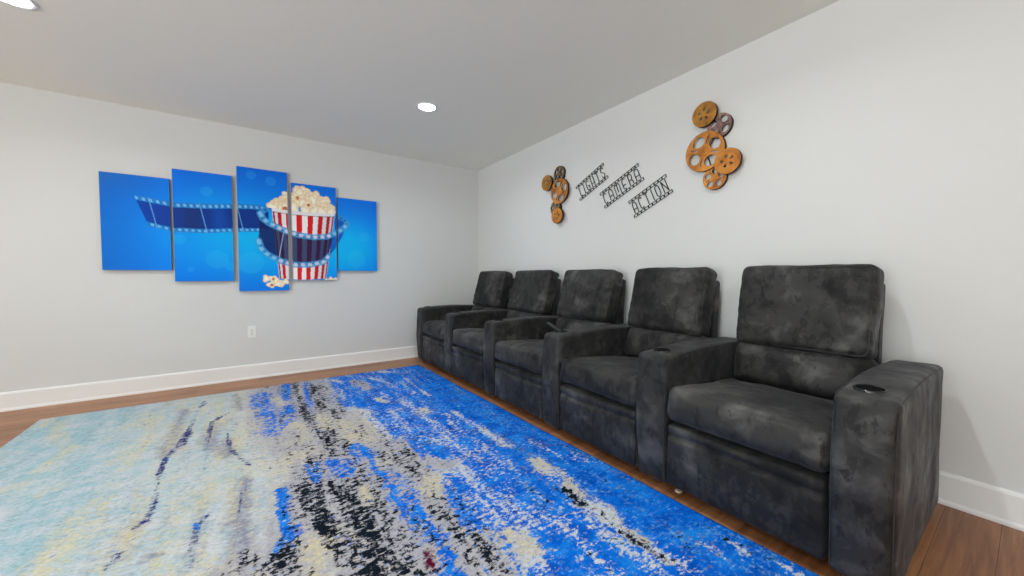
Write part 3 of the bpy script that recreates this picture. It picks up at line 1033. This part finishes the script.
def wedge_hole(r0, r1, a, w0, w1, n=6):
    pts = []
    for i in range(n + 1):
        q = a - w1 / 2 + w1 * i / n
        pts.append((r1 * math.cos(q), r1 * math.sin(q)))
    for i in range(n + 1):
        q = a + w0 / 2 - w0 * i / n
        pts.append((r0 * math.cos(q), r0 * math.sin(q)))
    return pts

def reel(parent, u, v, w, R, kind, mat, rot, label=None):
    holes = []
    if kind == 'solid':
        for i in range(5):
            a = rot + 2 * PI * i / 5
            holes.append(wedge_hole(R * 0.26, R * 0.50, a, 0.42, 0.50, 4))
    else:
        k = 4 if kind == 'open4' else 5
        for i in range(k):
            a = rot + 2 * PI * i / k
            rc = R * 0.60
            holes.append(circle(rc * math.cos(a), rc * math.sin(a), R * 0.265, 22, R * (0.31 if k == 4 else 0.225), a))
            b = a + PI / k
            rs = R * 0.56
            holes.append(circle(rs * math.cos(b), rs * math.sin(b), R * 0.20, 12, R * 0.05, b))
    pl = Matrix.Translation((0, 0, 0)) @ TOWALL @ Matrix.Translation((u, v, w))
    face = flat_shape('reel', circle(0, 0, R, 64), holes, 0.007, [mat, M['reel_edge']], parent, 0.0, pl)
    for f in face.data.polygons:
        if abs(f.normal.x) < 0.7: f.material_index = 1
    if label: face['label'] = label
    # rolled rim and pressed hub
    bm = bmesh.new()
    add_lathe(bm, [(R * 0.995, -0.020), (R * 1.01, -0.018), (R * 1.01, 0.003), (R * 0.995, 0.0035), (R * 0.985, -0.002), (R * 0.985, -0.020), (R * 0.995, -0.020)], 64)
    bm.transform(pl)
    obj('rim', bm, M['reel_edge'], face, True)
    bm = bmesh.new()
    rr = add_lathe(bm, [(R * 0.21, 0.0045), (R * 0.20, 0.006), (R * 0.15, 0.0068), (R * 0.03, 0.0068)], 32)
    bm.faces.new(rr[-1])
    bm.transform(pl)
    obj('hub', bm, mat, face, True)
    return face

def reel_art(name_label, cy, cz, reels, bars):
    t = thing('film_reel_wall_art', name_label, 'wall decoration', (0, cy, cz), 'film reel wall art')
    for (y, z, w, R, kind, mat, rot, lab) in reels:
        reel(t, -(y - cy), z - cz, w, R, kind, M[mat], rot, lab)
    for (y0, z0, y1, z1, w) in bars:
        bm = bmesh.new()
        a = Vector((-w, y0 - cy, z0 - cz)); b = Vector((-w, y1 - cy, z1 - cz))
        add_tube(bm, [a, b], 0.004, 6)
        for q in (a, b):
            add_tube(bm, [q, Vector((0, q.y, q.z))], 0.004, 6)
        obj('mounting_bar', bm, M['reel_edge'], t)

reel_art('larger looking group of five orange metal film reels, nearer the camera', -3.18, 1.86, [
    (-3.112, 2.083, 0.050, 0.080, 'solid', 'gold', 0.25, 'gold toned reel with five small holes'),
    (-3.200, 1.986, 0.028, 0.077, 'open4', 'pink', 0.9, 'dull pinkish open reel'),
    (-3.112, 1.842, 0.038, 0.129, 'open4', 'copper', 0.52, 'big open copper reel'),
    (-3.266, 1.738, 0.056, 0.080, 'solid', 'copper', 0.55, 'copper reel with five small holes'),
    (-3.175, 1.657, 0.026, 0.076, 'open5', 'copper', 0.3, 'small open copper reel'),
], [(-3.112, 2.083, -3.209, 1.986, 0.020), (-3.209, 1.986, -3.112, 1.842, 0.020), (-3.112, 1.842, -3.175, 1.657, 0.018), (-3.175, 1.657, -3.262, 1.744, 0.018)])
reel_art('group of five orange metal film reels on the wall nearer the room corner', -1.62, 1.82, [
    (-1.665, 2.025, 0.026, 0.075, 'open5', 'olive', 0.2, 'dull olive open reel'),
    (-1.511, 1.960, 0.056, 0.078, 'solid', 'gold', 0.4, 'gold toned reel with five small holes'),
    (-1.682, 1.849, 0.038, 0.124, 'open4', 'copper', 0.35, 'big open copper reel'),
    (-1.613, 1.693, 0.026, 0.074, 'open5', 'olive', 0.5, 'small open bronze reel'),
    (-1.662, 1.610, 0.050, 0.078, 'solid', 'copper', 0.1, 'copper reel with five small holes'),
], [(-1.665, 2.025, -1.682, 1.849, 0.018), (-1.511, 1.960, -1.682, 1.849, 0.02), (-1.682, 1.849, -1.613, 1.693, 0.018), (-1.613, 1.693, -1.662, 1.610, 0.018)])

# ------------------------------------------------------------------ film strip words
def arc(cx, cy, rx, ry, a0, a1, n=8):
    return [(cx + rx * math.cos(math.radians(a0 + (a1 - a0) * i / n)), cy + ry * math.sin(math.radians(a0 + (a1 - a0) * i / n))) for i in range(n + 1)]

LET = {   # tall narrow letters in a unit box (thin strokes)
    'L': [[(0.25, 1), (0.25, 0.12), (0.34, 0), (1, 0)]],
    'I': [[(0.5, 0), (0.5, 1)]],
    'G': [[(1, 0.88)] + arc(0.5, 0.72, 0.5, 0.28, 60, 180) + [(0, 0.28)] + arc(0.5, 0.24, 0.5, 0.24, 180, 360) + [(1, 0.42), (0.5, 0.42)]],
    'H': [[(0, 0), (0, 1)], [(1, 0), (1, 1)], [(0, 0.30), (1, 0.30)]],
    'T': [[(0, 1), (1, 1)], [(0.5, 0), (0.5, 1)]],
    'S': [arc(0.5, 0.78, 0.48, 0.22, 20, 180) + [(0.06, 0.62), (0.94, 0.36)] + arc(0.5, 0.22, 0.48, 0.22, 0, -160)],
    'C': [[(1, 0.86)] + arc(0.55, 0.74, 0.5, 0.26, 45, 180) + [(0.05, 0.26)] + arc(0.55, 0.26, 0.5, 0.26, 180, 315)],
    'A': [[(0, 0), (0, 0.72)] + arc(0.5, 0.72, 0.5, 0.28, 180, 0) + [(1, 0)], [(0, 0.34), (1, 0.34)]],
    'M': [[(0, 0), (0, 0.8)] + arc(0.25, 0.8, 0.25, 0.2, 180, 0, 5) + [(0.5, 0.2)], [(0.5, 0.8)] + arc(0.75, 0.8, 0.25, 0.2, 180, 0, 5) + [(1, 0)]],
    'E': [[(1, 0.92)] + arc(0.5, 0.76, 0.5, 0.24, 60, 180) + [(0, 0.24)] + arc(0.5, 0.24, 0.5, 0.24, 180, 300), [(0, 0.42), (0.85, 0.42)]],
    'R': [[(0, 0), (0, 1), (0.5, 1)] + arc(0.5, 0.72, 0.5, 0.28, 80, -90) + [(0, 0.44)], [(0.5, 0.44), (0.95, 0.3), (1, 0)]],
    'O': [arc(0.5, 0.72, 0.5, 0.28, 0, 180) + [(0, 0.28)] + arc(0.5, 0.28, 0.5, 0.28, 180, 360) + [(1, 0.72)]],
    'N': [[(0, 0), (0, 1), (1, 0), (1, 1)]],
}
WID = {'I': 0.35, 'M': 1.35, 'A': 1.0, 'L': 0.85, 'T': 1.0, 'O': 0.95, 'N': 1.05}

def word_sign(word, label, tl, uvec, vvec):
    """tl: top-left corner (y,z); uvec along the strip, vvec down across it"""
    lu = math.hypot(*uvec); lv = math.hypot(*vvec)
    # local frame: X along strip, Y up across, Z off the wall
    ang = math.atan2(uvec[1], -uvec[0])
    t = thing('film_strip_word_sign', label, 'wall sign', (0, tl[0], tl[1]), 'film strip word signs')
    rot = TOWALL @ Matrix.Rotation(ang, 4, 'Z')
    th = 0.0035
    rh = 0.0235
    for base in (-rh, -lv):
        n = max(6, round(lu / 0.0365))
        pitch = lu / n
        holes = []
        for i in range(n):
            x0 = pitch * i + pitch * 0.13; x1 = pitch * (i + 1) - pitch * 0.13
            y0, y1 = base + 0.0038, base + rh - 0.0038
            holes.append([(x0, y0), (x1, y0), (x1, y1), (x0, y1)])
        flat_shape('film_rail', [(0, base), (lu, base), (lu, base + rh), (0, base + rh)], holes, th, M['black_metal'], t, 0.0,
                   rot @ Matrix.Translation((0, 0, 0.008)))
    hgt = lv - 2 * rh
    ws = [WID.get(c, 0.9) for c in word]
    gap = 0.80
    tot = sum(ws) + gap * (len(word) - 1)
    k = (lu - 0.045) / tot
    x = 0.022
    sw = 0.0029
    for c, w in zip(word, ws):
        bm = bmesh.new()
        for line in LET[c]:
            P = [(x + px * w * k, -lv + rh + (0.07 + 0.86 * py) * hgt) for px, py in line]
            for (x0, y0), (x1, y1) in zip(P[:-1], P[1:]):
                d = Vector((x1 - x0, y1 - y0)); ln = d.length
                if ln < 1e-5: continue
                vs = add_box(bm, (-ln / 2 - sw * .6, -sw, -th / 2), (ln / 2 + sw * .6, sw, th / 2))
                m = Matrix.Translation(((x0 + x1) / 2, (y0 + y1) / 2, 0.008)) @ Matrix.Rotation(math.atan2(d.y, d.x), 4, 'Z')
                bmesh.ops.transform(bm, matrix=m, verts=vs)
        bm.transform(rot)
        obj('letter', bm, M['black_metal'], t)
        x += (w + gap) * k
    for px in (0.12, 0.88):
        for py in (-rh / 2, -lv + rh / 2):
            bm = bmesh.new()
            q = rot @ Vector((lu * px, py, 0.006)); b = Vector((0, q.y, q.z))
            add_tube(bm, [q, b], 0.002, 6)
            obj('wall_pin', bm, M['black_metal'], t)

word_sign('LIGHTS', 'black film strip sign reading LIGHTS, hung highest on the right wall', (-1.877, 1.854), (-0.334, 0.145), (-0.061, -0.140))
word_sign('CAMERA', 'black film strip sign reading CAMERA, between the other two words', (-2.175, 1.739), (-0.393, 0.168), (-0.063, -0.140))
word_sign('ACTION', 'black film strip sign reading ACTION, hung lowest on the right wall', (-2.479, 1.618), (-0.330, 0.149), (-0.066, -0.140))

# ------------------------------------------------------------------ recliners
ARM = [-0.200, -0.985, -1.765, -2.535, -3.270, -4.025]      # far edge of each arm
AW = 0.161
FRONT = -0.95
ARMTOP = 0.628

def arm_part(parent, x0, ya, seed, mat, y0, AW=AW):
    """ya far edge (larger y). local coords relative to (x0,y0)"""
    L_ = 0.86
    cy = ya - AW / 2 - y0
    def shape(par, P):
        u, v, w = par
        q = (P.x + L_ / 2) / L_                       # 0 front .. 1 back
        if w > 0: P.z += w * (0.018 * math.sin(PI * min(1, max(0, q)) ** 0.8) + 0.004)
        if u < -0.2: P.x += 0.016 * (1 - abs(w)) * u    # front plumps a little
        return P
    a, tf = cushion('armrest', (L_, AW, ARMTOP - 0.028), 0.024, (44, 14, 34), mat, parent,
                    centre=(L_ / 2, cy, 0.028 + (ARMTOP - 0.028) / 2), bulge={'+y': 0.004, '-y': 0.004, '-x': 0.006}, amp=0.0028, freq=5, seed=seed, shape=shape)
    # top seams
    bm = bmesh.new()
    for s in (-1, 1):
        pts = []
        for i in range(25):
            q = i / 24
            z = ARMTOP + 0.018 * math.sin(PI * q ** 0.8) - 0.003
            pts.append((0.02 + q * (L_ - 0.04), cy + s * (AW / 2 - 0.0045), z - 0.001))
        add_tube(bm, pts, 0.0022, 5)
        pts = [(0.004 - 0.014 * (1 - abs(2 * k / 12 - 1)), cy + s * (AW / 2 - 0.006), 0.05 + (ARMTOP - 0.07) * k / 12) for k in range(13)]
        add_tube(bm, pts, 0.0018, 5)
    obj('seam', bm, M['piping'], a, True)
    # cup holder
    cx, cz = 0.100, ARMTOP + 0.0170
    cy += 0.008
    bm = bmesh.new()
    rr = add_lathe(bm, [(0.0405, -0.009), (0.0405, 0.001), (0.039, 0.0026), (0.0365, 0.0026), (0.0355, 0.0005), (0.0355, 0.0002)], 40)
    ch = obj('cup_holder', bm, M['cup_rim'], parent, True)
    ch.data.transform(Matrix.Translation((cx, cy, cz)) @ Matrix.Rotation(-0.064, 4, 'Y'))
    ch['label'] = 'round black cup holder with shiny rim'
    bm = bmesh.new()
    rr = add_lathe(bm, [(0.0358, 0.0012), (0.0345, 0.0016), (0.0335, 0.0010), (0.0300, 0.0006), (0.004, 0.0006)], 40)
    bm.faces.new(rr[-1])
    w = obj('cup_well', bm, M['base_cloth'], ch, True)
    w.data.transform(Matrix.Translation((cx, cy, cz)) @ Matrix.Rotation(-0.064, 4, 'Y'))
    cy -= 0.008
    # feet
    for fx in (0.06, L_ - 0.08):
        bm = bmesh.new()
        rr = add_lathe(bm, [(0.018, 0.0), (0.022, 0.003), (0.024, 0.04)], 20)
        bm.faces.new(list(reversed(rr[0]))); bm.faces.new(rr[-1])
        o = obj('foot', bm, M['foot'], parent, True)
        o.data.transform(Matrix.Translation((fx, cy, 0)))
    return a

def creases_head(par, q, N, seed):
    u, v, w = par
    e = max(0.0, abs(v) - 0.62) / 0.38
    e2 = math.exp(-((1 - abs(v)) / 0.22) ** 2)
    side = 1.0 if v < 0 else 0.55
    a = 0.0045 * side * e2 * math.sin(q.z * 95 + 5 * nz(q.y * 9, q.z * 5, seed) + seed)
    a += 0.004 * nz(q.x * 4, q.y * 5 + q.z * 7 + seed, q.z * 13)
    return Vector((-a if u < 0 else a, 0, 0)) + N * 0.0

def creases_seat(par, q, N, seed):
    u, v, w = par
    f = max(0.0, -u)
    a = 0.0042 * math.exp(-((1 - abs(v)) / 0.3) ** 2) * math.sin(q.y * 90 + q.z * 30 + seed)
    b = 0.0055 * nz(q.y * 7 + seed, q.x * 3, q.z * 16 + q.y * 5)
    return Vector((-(a + b) * f * 0.8, 0, (a + b) * max(0, w) * 0.8))

def creases_panel(par, q, N, seed):
    u, v, w = par
    a = 0.004 * nz(q.y * 10 + seed, q.z * 12 - q.y * 4, 1.0)
    fold = 0.012 * math.exp(-((w - 0.66 + 0.03 * math.sin(q.y * 9 + seed)) / 0.07) ** 2)
    return Vector(((fold - a) if u < 0 else 0, 0, 0))

def rect_loop(hy, hz, r, n=5):
    pts = []
    for cy, cz, a0 in ((hy - r, hz - r, 0), (-hy + r, hz - r, 90), (-hy + r, -hz + r, 180), (hy - r, -hz + r, 270)):
        for i in range(n + 1):
            a = math.radians(a0 + 90 * i / n)
            pts.append((cy + r * math.cos(a), cz + r * math.sin(a)))
    return pts

def recliner(k, label):
    yl = ARM[k] - AW; yr = ARM[k + 1]
    yc = (yl + yr) / 2; wd = yl - yr
    t = thing('reclining_armchair', label, 'armchair', (FRONT, yc, 0), 'row of five home theatre recliners')
    sd = k * 3.37 + 1.1
    m1, m2, m3 = SUEDE[k % 3], SUEDE[(k + 1) % 3], SUEDE[(k + 2) % 3]
    arm_part(t, FRONT, ARM[k], sd, m3, yc)
    if k == 4:
        arm_part(t, FRONT, ARM[5], sd + 5.5, m1, yc, 0.160)
    # seat base under the cushion
    bm = bmesh.new()
    add_box(bm, (0.07, -wd / 2 + 0.004, 0.05), (0.84, wd / 2 - 0.004, 0.30), 0.01)
    obj('base_frame', bm, M['base_cloth'], t)
    # footrest
    cushion('footrest_panel', (0.075, wd - 0.012, 0.285), 0.016, (8, 44, 30), m2, t, centre=(0.034, 0, 0.187),
            bulge={'-x': 0.012}, amp=0.003, freq=7, seed=sd + 2, crease=creases_panel)
    # seat cushion
    st = math.radians(5.0)
    c_s = (0.295, 0, 0.396)
    sz = (0.60, wd - 0.001, 0.150)
    sc, tf = cushion('seat_cushion', sz, 0.034, (34, 46, 14), m1, t, centre=c_s,
            bulge={'+z': 0.022, '-x': 0.022}, amp=0.004, freq=5, seed=sd, crease=creases_seat, tilt=st)
    # lumbar cushion
    lt = math.radians(14)
    cushion('lumbar_cushion', (0.20, wd - 0.012, 0.235), 0.05, (14, 44, 24), m3, t, centre=(0.715, 0, 0.525),
            bulge={'-x': 0.030}, amp=0.004, freq=6, seed=sd + 8, crease=creases_seat, tilt=lt)
    # head cushion
    hw = wd - 0.036
    ht = math.radians((16.0, 16.0, 15.5, 13.5, 10.5)[k])     # the far seats lie back a little more
    hc = (0.742 + (ht - math.radians(10.5)) * 0.21, 0.012, 0.848)
    hs = (0.135, hw, 0.432)
    h, tf = cushion('head_cushion', hs, 0.032, (14, 46, 36), m2, t, centre=hc,
            bulge={'-x': 0.020, '+z': 0.006, '-y': 0.006, '+y': 0.006}, amp=0.005, freq=5, seed=sd + 4, crease=creases_head, tilt=ht)
    bm = bmesh.new()
    pts = []
    loop = rect_loop(hs[1] / 2 - 0.010, hs[2] / 2 - 0.010, 0.03)
    dense = []
    for a, b in zip(loop, loop[1:] + loop[:1]):
        nseg = max(1, int(math.hypot(b[0] - a[0], b[1] - a[1]) / 0.02))
        for i in range(nseg):
            dense.append((a[0] + (b[0] - a[0]) * i / nseg, a[1] + (b[1] - a[1]) * i / nseg))
    for (a, b) in dense:
        pts.append(tf((-hs[0] / 2 + 0.0095, a, b)))
    add_tube(bm, pts, 0.0026, 5, closed=True)
    obj('piping', bm, M['piping'], h, True)
    # back shell
    cushion('backrest_shell', (0.095, wd - 0.048, 0.70), 0.022, (8, 20, 24), m3, t, centre=(0.836, 0.008, 0.640),
            amp=0.002, seed=sd + 6, tilt=math.radians(4.5))
    return t

recliner(0, 'black suede recliner farthest from the camera, next to the room corner')
recliner(1, 'black suede recliner second from the room corner')
recliner(2, 'black suede recliner in the middle of the row of five')
recliner(3, 'black suede recliner with the phone shaped remote tucked in its far cup holder')
recliner(4, 'black suede recliner nearest the camera, with an armrest on both sides')

# remote leaning out of the cup holder of the fourth arm
cyr = ARM[3] - AW / 2
t = thing('remote_control', 'slim black remote control leaning out of a cup holder in an armrest', 'remote control', (FRONT + 0.094, cyr + 0.014, ARMTOP + 0.014))
t.rotation_euler = (math.radians(-66), 0, math.radians(8))
box('body', (-0.019, -0.005, 0.0), (0.019, 0.005, 0.125), M['remote'], t, 0.003)
for i in range(4):
    for j in (-1, 0, 1):
        box('button', (j * 0.010 - 0.003, 0.0048, 0.04 + i * 0.018), (j * 0.010 + 0.003, 0.0062, 0.048 + i * 0.018), M['button'], t)

# small pad showing at the front edge of the nearest recliner
bm = bmesh.new()
rr = add_lathe(bm, [(0.016, 0.0), (0.017, 0.003), (0.015, 0.006), (0.009, 0.008), (0.002, 0.0082)], 24)
bm.faces.new(list(reversed(rr[0]))); bm.faces.new(rr[-1])
o = obj('furniture_pad', bm, M['felt'], None, True, (-0.893, -3.466, 0))
tag(o, 'tiny cream pad on the floor under the front of the nearest recliner', 'pad')

# ------------------------------------------------------------------ camera and view
cam = bpy.data.cameras.new('camera')
cam.sensor_width = 36.0
cam.sensor_fit = 'HORIZONTAL'
cam.lens = 365.719 * 36.0 / 1024.0
cam.clip_start = 0.05
co = bpy.data.objects.new('camera', cam)
C.objects.link(co)
co.location = (-2.50156, -4.40336, 1.01783)
co.rotation_euler = (PI / 2 - 0.0346309, 0, -0.608141)
bpy.context.scene.camera = co

w = bpy.data.worlds.new('world')
w.use_nodes = True
# fill gradient for the added window, lower half brightened to light the ceiling
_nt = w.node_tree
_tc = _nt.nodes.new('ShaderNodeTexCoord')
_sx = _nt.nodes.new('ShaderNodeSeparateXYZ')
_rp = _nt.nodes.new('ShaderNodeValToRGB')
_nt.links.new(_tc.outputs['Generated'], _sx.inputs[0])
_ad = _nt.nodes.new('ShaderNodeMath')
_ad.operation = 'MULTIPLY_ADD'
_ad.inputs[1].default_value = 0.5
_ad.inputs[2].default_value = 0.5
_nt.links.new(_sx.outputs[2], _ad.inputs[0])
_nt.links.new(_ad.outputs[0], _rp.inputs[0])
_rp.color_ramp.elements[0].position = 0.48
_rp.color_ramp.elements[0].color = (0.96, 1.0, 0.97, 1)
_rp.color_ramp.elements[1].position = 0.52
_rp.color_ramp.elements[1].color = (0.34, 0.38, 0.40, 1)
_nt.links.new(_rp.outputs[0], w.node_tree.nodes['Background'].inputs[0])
w.node_tree.nodes['Background'].inputs[1].default_value = 12.5      # strength of the fill light entering by the added window
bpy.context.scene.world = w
vs = bpy.context.scene.view_settings
vs.view_transform = 'Standard'
vs.look = 'None'
vs.gamma = 1.0
vs.use_curve_mapping = False
vs.exposure = 0.17
